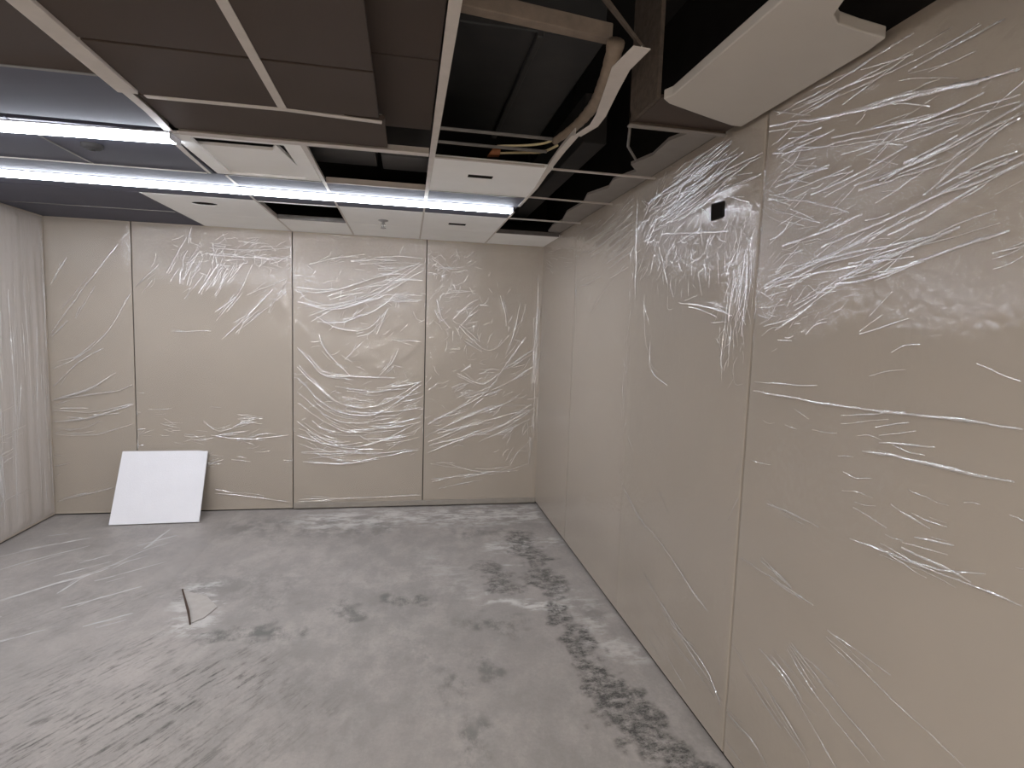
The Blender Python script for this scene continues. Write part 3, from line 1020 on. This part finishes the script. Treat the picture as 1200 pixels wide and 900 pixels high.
# backs of the lamp row
for x0, x1, lb in [(L, XA, 'grey trough panel above the left part of the long lamp'), (XA, XB, 'grey trough panel above the long lamp, behind the open hatch'),
                   (XB, XC, 'grey trough panel above the long lamp, behind the dark open cell'), (XC, XD, 'grey trough panel above the right end of the long lamp')]:
    panel('trough_panel', x0, x1, Y3, Y4, M['greytile'], lb, 'ceiling panel', 'grey panels above the long lamp')
# brown boards
BG = 'dark brown boards beside the open ceiling'
panel('ceiling_board', XA + 0.03, XB, 1.2, 1.886, M['brown'], 'dark brown board nearest the camera beside the wide white strip', 'ceiling board', BG)
panel('ceiling_board', XB, -0.11, 1.2, 1.886, M['brown'], 'dark brown board at the top of the picture, right of the thin middle bar', 'ceiling board', BG)
panel('ceiling_board', XA + 0.03, XB, 1.89, 2.285, M['brown'], 'dark brown board left of the end of the thin middle bar', 'ceiling board', BG)
panel('ceiling_board', XB, -0.11, 1.89, 2.285, M['brown'], 'dark brown board right of the end of the thin middle bar', 'ceiling board', BG)
panel('ceiling_board', XA + 0.01, -0.09, 2.30, 2.655, M['brown'], 'dark brown board between the two white cross bars', 'ceiling board', BG, z=H + 0.006)
b = MB().box(-0.30, XC - 0.01, 0.9, 1.98, H + 0.10, H + 0.5).box(-0.30, XC - 0.01, 1.985, 2.655, H + 0.10, H + 0.5)
tag(b.build('bulkhead', M['brown'], bevel=0.003), 'raised dark brown bulkhead left of the long white bar', 'bulkhead')

# white tiles
WG = 'white tiles along the back wall'
def rect_pts(x0, x1, y0, y1, n=32):
    cx, cy = (x0 + x1) / 2, (y0 + y1) / 2
    out = []
    for k in range(n):
        a = 2 * math.pi * (k + 0.5) / n
        dx, dy = math.cos(a), math.sin(a)
        s = min((x1 - x0) / 2 / max(abs(dx), 1e-9), (y1 - y0) / 2 / max(abs(dy), 1e-9))
        out.append((cx + dx * s, cy + dy * s))
    # snap the nearest points onto the four corners
    for c_ in [(x0, y0), (x1, y0), (x1, y1), (x0, y1)]:
        k = min(range(n), key=lambda i: (out[i][0] - c_[0]) ** 2 + (out[i][1] - c_[1]) ** 2)
        out[k] = c_
    return out


def vent_tile(x0, x1, y0, y1, slot, label, oval=False):
    g = 0.004
    t = empty('ceiling_tile', ((x0 + x1) / 2, (y0 + y1) / 2, H))
    tag(t, label, 'ceiling tile', 'white tiles with a dark slot')
    sx0, sx1, sy0, sy1 = slot
    outer = rect_pts(x0 + g, x1 - g, y0 + g, y1 - g)
    if oval:
        inner = []
        for k in range(32):
            a = 2 * math.pi * (k + 0.5) / 32
            inner.append(((sx0 + sx1) / 2 + math.cos(a) * (sx1 - sx0) / 2, (sy0 + sy1) / 2 + math.sin(a) * (sy1 - sy0) / 2))
    else:
        inner = rect_pts(sx0, sx1, sy0, sy1)
    # order both rings by angle round the slot centre
    b = MB().ring(outer, inner, H, H + 0.016)
    b.build('tile_face', M['white'], t)
    b = MB().box(sx0 + 0.0005, sx1 - 0.0005, sy0 + 0.0005, sy1 - 0.0005, H + 0.002, H + 0.05)
    b.build('slot_recess', M['black'], t)
    return t


vent_tile(XC, XD, Y2 + 0.03, Y3, (0.30, 0.43, 2.945, 3.005), 'white tile with a dark slot in front of the lamp, near the room middle')
vent_tile(XC, XD, Y4, Y5, (0.30, 0.43, 4.29, 4.37), 'white tile with a dark slot behind the right end of the long lamp')
vent_tile(XL - 0.06, XA, Y4, Y5, (-1.43, -1.27, 4.15, 4.25), 'white tile with a dark oval hole behind the long lamp, left of centre', True)
panel('ceiling_tile', XL - 0.06, XA, Y5, D, M['white'], 'white tile against the back wall behind the tile with the oval hole', 'ceiling tile', WG)
panel('ceiling_tile', XA, XB, Y5, D, M['white'], 'narrow white tile at the back wall behind the single dark open cell', 'ceiling tile', WG)
panel('ceiling_tile', XB, XC, Y4, Y5, M['white'], 'white tile carrying the small sprinkler behind the long lamp', 'ceiling tile', WG)
panel('ceiling_tile', XB, XC, Y5, D, M['white'], 'white tile at the back wall behind the sprinkler tile', 'ceiling tile', WG)
panel('ceiling_tile', XC, XD, Y5, D, M['white'], 'white tile at the back wall left of the corner tile', 'ceiling tile', WG)
panel('ceiling_tile', XD, R - 0.003, Y5, D, M['white'], 'white corner tile where the back wall meets the right wall', 'ceiling tile', WG)

# sprinkler
t = empty('sprinkler', (-0.18, 4.36, H))
tag(t, 'small metal sprinkler head hanging from a white tile behind the lamp', 'sprinkler')
prof = [(0.036, 0.0), (0.036, -0.006), (0.02, -0.012), (0.012, -0.014)]
def lathe(prof, cx, cy, n=20):
    b = MB()
    vs = [(cx + r_ * math.cos(2 * math.pi * k / n), cy + r_ * math.sin(2 * math.pi * k / n), H + z) for r_, z in prof for k in range(n)]
    fs = [(i * n + k, i * n + (k + 1) % n, (i + 1) * n + (k + 1) % n, (i + 1) * n + k) for i in range(len(prof) - 1) for k in range(n)]
    fs += [tuple(range(n)), tuple(range((len(prof) - 1) * n, len(prof) * n))[::-1]]
    return b.add(vs, fs)
lathe(prof, -0.18, 4.36).build('escutcheon', M['chrome'], t, smooth=True)
lathe([(0.01, -0.012), (0.01, -0.03), (0.006, -0.034), (0.006, -0.05)], -0.18, 4.36).build('nozzle', M['chrome'], t, smooth=True)
b = MB().tube([(-0.194, 4.36, H - 0.026), (-0.197, 4.36, H - 0.042), (-0.18, 4.36, H - 0.056), (-0.163, 4.36, H - 0.042), (-0.166, 4.36, H - 0.026)], 0.003)
b.build('yoke', M['chrome'], t, smooth=True)
lathe([(0.02, -0.056), (0.021, -0.058), (0.006, -0.061)], -0.18, 4.36).build('deflector', M['chrome'], t, smooth=True)
# knob
o = lathe([(0.045, 0.0), (0.045, -0.012), (0.03, -0.022), (0.012, -0.026)], -1.43, 2.98).build('ceiling_sensor', M['deck'], smooth=True)
tag(o, 'small dark round ceiling sensor between the two lamps at left', 'sensor')

# open hatch
t = empty('access_hatch', ((XA + XB) / 2, 3.0, H))
tag(t, 'white access hatch set back in its frame, a dark gap along its front', 'hatch')
x0, x1, y0, y1 = XA - 0.035, XB - 0.014, Y2 + 0.02, Y3 - 0.005
ox = rect_pts(x0, x1, y0, y1)
ix = rect_pts(x0 + 0.07, x1 - 0.075, y0 + 0.035, y1 - 0.02)
MB().ring(ox, ix, H, H + 0.012).build('hatch_frame', M['white'], t)
b = MB()
zf = H + 0.0125
b.add([(x0 + 0.05, y0 + 0.17, zf), (x1 - 0.15, y0 + 0.165, zf), (x1 - 0.12, y0 + 0.08, zf + 0.001), (x1 - 0.06, y1 - 0.01, zf), (x0 + 0.05, y1 - 0.01, zf)]
      + [(x0 + 0.05, y0 + 0.17, zf + 0.014), (x1 - 0.15, y0 + 0.165, zf + 0.014), (x1 - 0.12, y0 + 0.08, zf + 0.016), (x1 - 0.06, y1 - 0.01, zf + 0.014), (x0 + 0.05, y1 - 0.01, zf + 0.014)],
      [(4, 3, 2, 1, 0), (5, 6, 7, 8, 9), (0, 1, 6, 5), (1, 2, 7, 6), (2, 3, 8, 7), (3, 4, 9, 8), (4, 0, 5, 9)])
b.build('hatch_door', M['white'], t)

# ---------------------------------------------------------------- ceiling bars
CG = 'white ceiling grid bars'
def tee(path, label, wid=0.024, mat='bar', z=H - 0.003, web=0.032):
    """inverted T along a level path; wid may be one number or one per point"""
    P = [Vector((p[0], p[1], 0)) for p in path]
    ws = wid if isinstance(wid, (list, tuple)) else [wid] * len(P)
    b = MB()
    n = len(P)
    vs = []
    for i, p in enumerate(P):
        d = (P[min(i + 1, n - 1)] - P[max(i - 1, 0)]).normalized()
        s = Vector((-d.y, d.x, 0))
        h_ = ws[i] / 2
        for (a, zz) in [(-h_, 0), (h_, 0), (h_, 0.003), (0.002, 0.003), (0.002, web), (-0.002, web), (-0.002, 0.003), (-h_, 0.003)]:
            q = p + s * a
            vs.append((q.x, q.y, z + zz))
    fs = []
    for i in range(n - 1):
        for k in range(8):
            j = (k + 1) % 8
            fs.append((i * 8 + k, i * 8 + 8 + k, i * 8 + 8 + j, i * 8 + j))
    fs += [tuple(range(8)), tuple((n - 1) * 8 + k for k in range(7, -1, -1))]
    b.add(vs, fs)
    mid = P[n // 2]
    o = b.build('ceiling_bar', M[mat], loc=(mid.x, mid.y, z))
    return tag(o, label, 'ceiling bar', CG)


# wide strip and its narrower continuation
o = MB().box(-0.995, -0.93, 1.2, 2.25, H - 0.012, H + 0.02).build('ceiling_strip', M['bar'], bevel=0.002)
tag(o, 'wide flat white strip running up from the top left corner of the picture', 'ceiling strip')
tee([(-0.975, 2.253), (-0.975, 2.45), (-0.99, 2.66)], 'short white bar joining the wide strip to the short lamp', 0.034)
tee([(-1.015, 2.69), (-1.035, 3.0), (-1.045, 3.34)], 'white bar along the left side of the sagging hatch', [0.03, 0.022, 0.014])
tee([(XA, 3.36), (XA, 3.58)], 'short thin white bar in front of the long lamp, behind the hatch', 0.012)
tee([(XA, 3.75), (XA, D - 0.005)], 'thin white bar right of the tile with the oval hole', 0.012)
tee([(XB, 1.2), (XB, 2.27)], 'thin white middle bar ending at the front cross bar', 0.03)
tee([(XB, 2.69), (XB, 3.58)], 'white bar right of the sagging hatch', [0.026, 0.014])
tee([(XB, 3.75), (XB, D - 0.005)], 'thin white bar left of the sprinkler tile', 0.012)
tee([(XC, 1.2), (XC, 2.3), (XC, 3.58)], 'long straight white bar left of the black opening', [0.034, 0.028, 0.02])
tee([(XC, 3.75), (XC, D - 0.005)], 'thin white bar right of the sprinkler tile', 0.012)
tee([(0.625, 1.53), (0.615, 1.66), (0.64, 1.80), (0.68, 2.02), (0.688, 2.12), (0.662, 2.24)], 'bent white bar hanging loose at the edge of the black opening',
    [0.052, 0.056, 0.046, 0.038, 0.034, 0.028], z=H - 0.006, web=0.006)
tee([(0.655, 2.25), (0.655, 2.45), (0.665, 2.7), (XD, 3.1), (XD, 3.58)], 'white bar at the right of the slotted tile, continuing the bent bar', [0.028, 0.03, 0.026, 0.018, 0.016])
tee([(XD, 3.75), (XD, D - 0.005)], 'thin white bar right of the rear slotted tile', 0.012)
# cross bars
tee([(L + 0.005, Y1), (-1.0, Y1)], 'thin grey cross bar in front of the short lamp at left', 0.018, 'steel')
tee([(-0.925, 2.292), (-0.46, 2.285), (-0.105, 2.32)], 'front white cross bar along the edge of the brown boards', 0.026)
tee([(-0.955, 2.672), (-0.5, 2.675), (XC - 0.016, 2.672)], 'second white cross bar in front of the sagging hatch', 0.044, z=H - 0.004)
tee([(XL, Y2 + 0.16), (XL, Y3 - 0.02)], 'thin grey seam bar between the two lamps at left', 0.008, 'steel')
tee([(L + 0.005, Y3), (-1.06, Y3)], 'white cross bar in front of the long lamp at far left', 0.014)
tee([(XA + 0.01, Y3 + 0.004), (XB - 0.01, Y3 + 0.004)], 'thin cross bar between the hatch and the long lamp', 0.010, 'steel')
tee([(XB + 0.01, Y3), (XC - 0.01, Y3)], 'cross bar between the dark open cell and the long lamp', 0.016)
tee([(XC + 0.012, Y3), (XD - 0.01, Y3)], 'cross bar between the front slotted tile and the long lamp', 0.010, 'steel')
tee([(XC + 0.015, 2.705), (0.64, 2.705)], 'cross bar along the front of the front slotted tile', 0.016, web=0.009)
tee([(L + 0.005, Y5), (XL - 0.07, Y5)], 'grey cross bar near the back wall in the left corner', 0.012, 'steel')
tee([(XA + 0.008, Y4 + 0.02), (XB - 0.008, Y4 + 0.02)], 'cross bar behind the long lamp at the single dark open cell', 0.014)
tee([(XA + 0.008, Y5 - 0.02), (XB - 0.008, Y5 - 0.02)], 'cross bar between the single dark open cell and the narrow white tile', 0.018, 'steel')
tee([(0.68, 2.73), (R - 0.02, 2.735)], 'cross bar to the right wall, nearest of the three black cells', 0.014, web=0.009)
tee([(XD + 0.01, Y3 - 0.02), (R - 0.02, Y3)], 'middle cross bar across the black cells by the right wall', 0.012, web=0.009)
tee([(XD + 0.01, Y4), (R - 0.02, Y4)], 'far cross bar across the black cells by the right wall', 0.012, web=0.009)
tee([(XD + 0.01, Y5 - 0.02), (R - 0.02, Y5 - 0.02)], 'cross bar in front of the white corner tile', 0.022, 'steel')
# galvanised pair seen inside the opening
for y, z, lb in [(2.52, 2.50, 'front galvanised rail inside the black opening'), (2.62, 2.475, 'rear galvanised rail inside the black opening')]:
    o = MB().box(XC + 0.02, 0.63, y, y + 0.014, z, z + 0.012).build('ceiling_rail', M['steel'], bevel=0.002)
    tag(o, lb, 'rail', 'galvanised rails')


# ---------------------------------------------------------------- lamps
def lamp(x0, x1, y, wd, mat, label, rot=0.0, drop=0.024):
    cx = (x0 + x1) / 2
    t = empty('linear_lamp', (cx, y, H))
    tag(t, label, 'lamp', 'linear ceiling lamps')
    hw = wd / 2
    b = MB().box(x0, x1, y - hw - 0.012, y + hw + 0.012, H - 0.004, H + 0.0)
    b.build('housing', M['housing'], t)
    # trapezoid diffuser
    vs = []
    for xx in (x0 + 0.006, x1 - 0.006):
        vs += [(xx, y - hw, H - 0.004), (xx, y - hw * 0.8, H - drop), (xx, y + hw * 0.8, H - drop), (xx, y + hw, H - 0.004)]
    MB().add(vs, [(0, 4, 5, 1), (1, 5, 6, 2), (2, 6, 7, 3), (0, 3, 7, 4), (0, 1, 2, 3), (4, 7, 6, 5)]).build('diffuser', M[mat], t)
    for xx in (x0, x1):
        MB().box(xx - 0.003, xx + 0.003, y - hw - 0.006, y + hw + 0.006, H - drop - 0.004, H - 0.002).build('end_cap', M['housing'], t)
    t.rotation_euler = (0, 0, rot)
    return t


lamp(L + 0.05, -0.99, 2.79, 0.085, 'lamp', 'short bright linear lamp at the upper left, ending at the white bar', math.radians(-3.5))
lamp(L + 0.02, 0.66, 3.665, 0.085, 'lamp', 'long bright linear lamp running across the ceiling to the black cells')
lamp(-2.3, 0.7, -0.9, 0.15, 'fill_rear', 'added linear lamp on the ceiling behind the camera')  # this and the next are unseen fill lamps, added to light the walls
lamp(-2.3, 0.7, -2.3, 0.15, 'fill_rear', 'added rearmost linear lamp on the ceiling at the far end behind the camera')

# ---------------------------------------------------------------- things above the open cells
b = MB().box(XC + 0.03, 0.80, 2.35, 3.6, 2.86, 3.1).box(XC + 0.40, XC + 0.43, 2.35, 3.6, 2.84, 2.87)
tag(b.build('air_duct', M['duct'], bevel=0.006), 'wide dark metal duct deep inside the black ceiling opening', 'duct')
b = MB().box(XB - 0.6, -0.17, 3.02, 3.30, 2.53, 2.8)
tag(b.build('air_duct', M['duct'], bevel=0.006), 'dark duct seen through the open cell beside the hatch', 'duct')
b = MB().box(-0.14, XC + 0.02, 3.03, 3.30, 2.52, 2.8)
tag(b.build('air_duct', M['duct'], bevel=0.006), 'second dark duct seen through the open cell left of the front slotted tile', 'duct')
b = MB().box(0.86, 0.98, 2.8, 4.9, 2.60, 2.84).box(0.91, 0.93, 3.2, 3.22, 2.84, 3.2).box(0.91, 0.93, 4.4, 4.42, 2.84, 3.2)
tag(b.build('air_duct', M['deck'], bevel=0.006), 'long black duct above the cells by the right wall', 'duct')

# beam
b = MB()
b.add([(0.13, 1.90, 2.68), (0.70, 1.985, 2.68), (0.70, 2.03, 2.68), (0.13, 1.95, 2.68),
       (0.13, 1.90, 2.735), (0.70, 1.985, 2.735), (0.70, 2.03, 2.735), (0.13, 1.95, 2.735)],
      [(0, 3, 2, 1), (4, 5, 6, 7), (0, 1, 5, 4), (1, 2, 6, 5), (2, 3, 7, 6), (3, 0, 4, 7)])
tag(b.build('ceiling_beam', M['beam'], bevel=0.004), 'dusty beige beam across the top of the black opening', 'beam')
# diagonal strut
b = MB()
b.add([(0.46, 1.60, 2.66), (0.475, 1.60, 2.66), (0.645, 1.56, 2.45), (0.632, 1.56, 2.45), (0.46, 1.64, 2.675), (0.475, 1.64, 2.675), (0.645, 1.58, 2.46), (0.632, 1.58, 2.46)],
      [(0, 1, 2, 3), (7, 6, 5, 4), (0, 4, 5, 1), (1, 5, 6, 2), (2, 6, 7, 3), (3, 7, 4, 0)])
tag(b.build('diagonal_strut', M['rust'], bevel=0.001), 'thin brown diagonal strut beside the end of the beige beam', 'strut')
# conduit
pth = spline([(0.69, 1.92, 2.64), (0.70, 1.99, 2.60), (0.72, 2.12, 2.58), (0.735, 2.26, 2.57), (0.73, 2.42, 2.56), (0.715, 2.56, 2.56), (0.68, 2.68, 2.55)], 0.02)
b = MB().tube([tuple(p) for p in pth], [0.03 * (1.0 - 0.45 * i / len(pth)) * (1 + 0.06 * math.sin(i * 2.2)) for i in range(len(pth))], 12)
tag(b.build('flexible_conduit', M['hose'], smooth=True), 'beige flexible conduit hanging down beside the bent white bar', 'conduit')
for k, lb in ((0, 'upper cream wire running from the conduit to the orange connector'), (1, 'lower cream wire running from the conduit to the orange connector')):
    pth = spline([(0.69, 2.66, 2.56 - 0.034 * k), (0.64, 2.72 + 0.02 * k, 2.55 - 0.034 * k), (0.56, 2.76, 2.545 - 0.034 * k), (0.46, 2.78, 2.54 - 0.034 * k), (0.42, 2.78, 2.535 - 0.034 * k)], 0.02)
    b = MB().tube([tuple(p) for p in pth], 0.006, 8)
    tag(b.build('electric_wire', M['wire'], smooth=True), lb, 'wire', 'cream wires')
b = MB()
b.add([(0.37, 2.75, 2.48), (0.43, 2.75, 2.485), (0.43, 2.79, 2.485), (0.37, 2.79, 2.48), (0.40, 2.75, 2.52), (0.435, 2.75, 2.53), (0.435, 2.79, 2.53), (0.40, 2.79, 2.52)],
      [(0, 3, 2, 1), (4, 5, 6, 7), (0, 1, 5, 4), (1, 2, 6, 5), (2, 3, 7, 6), (3, 0, 4, 7)])
tag(b.build('wire_connector', M['orange'], bevel=0.003), 'small orange brown connector above the front slotted tile', 'connector')

# dark box by the right wall
t = empty('duct_box', (1.02, 2.2, H))
tag(t, 'dark brown box hanging from the ceiling behind the long white board', 'duct box')
MB().box(0.822, 0.836, 1.86, 2.10, H + 0.012, 2.98).build('side_panel', M['rust'], t)
MB().box(0.84, 1.218, 1.862, 2.085, H + 0.014, H + 0.026).build('bottom_panel', M['brown'], t)
MB().box(0.822, 1.218, 2.088, 2.102, H + 0.004, H + 0.06).build('back_panel', M['rust'], t)
MB().box(0.815, 1.218, 2.078, 2.104, H - 0.004, H + 0.003).build('bottom_flange', M['grey'], t, bevel=0.002)
b = MB()
b.tube([(0.83, 2.11, H + 0.005), (0.90, 2.30, H - 0.006), (1.0, 2.45, H - 0.01)], 0.006, 6)
b.build('loose_strip', M['steel'], t, smooth=True)

# grey plasterboard margin with a broken edge
pts = [(R - 0.004, 2.13), (R - 0.004, 4.6), (1.13, 4.56), (1.10, 4.3), (1.12, 4.1), (1.07, 3.8), (1.09, 3.5), (1.05, 3.3), (1.11, 3.1), (1.08, 2.95), (1.13, 2.76), (1.06, 2.66), (1.10, 2.5), (1.08, 2.3), (1.14, 2.13)]
b = MB().prism(pts, H + 0.034, H + 0.048)
tag(b.build('plasterboard_strip', M['grey']), 'grey plasterboard margin with a broken edge along the top of the right wall', 'plasterboard')

# long white board beside the right wall
pts = [(0.835, 1.835), (0.85, 1.80), (0.855, 0.7), (0.99, 0.7), (0.985, 1.10), (0.99, 1.22), (1.01, 1.275), (1.05, 1.305), (1.12, 1.32), (1.215, 1.335), (1.225, 1.40), (1.222, 1.99), (1.18, 1.988), (1.08, 1.95), (0.98, 1.91), (0.87, 1.865)]
b = MB().prism(pts, H - 0.002, H + 0.03)
tag(b.build('ceiling_board', M['board_white'], bevel=0.004), 'long white board with a curved cut-out hanging beside the top of the right wall', 'ceiling board')
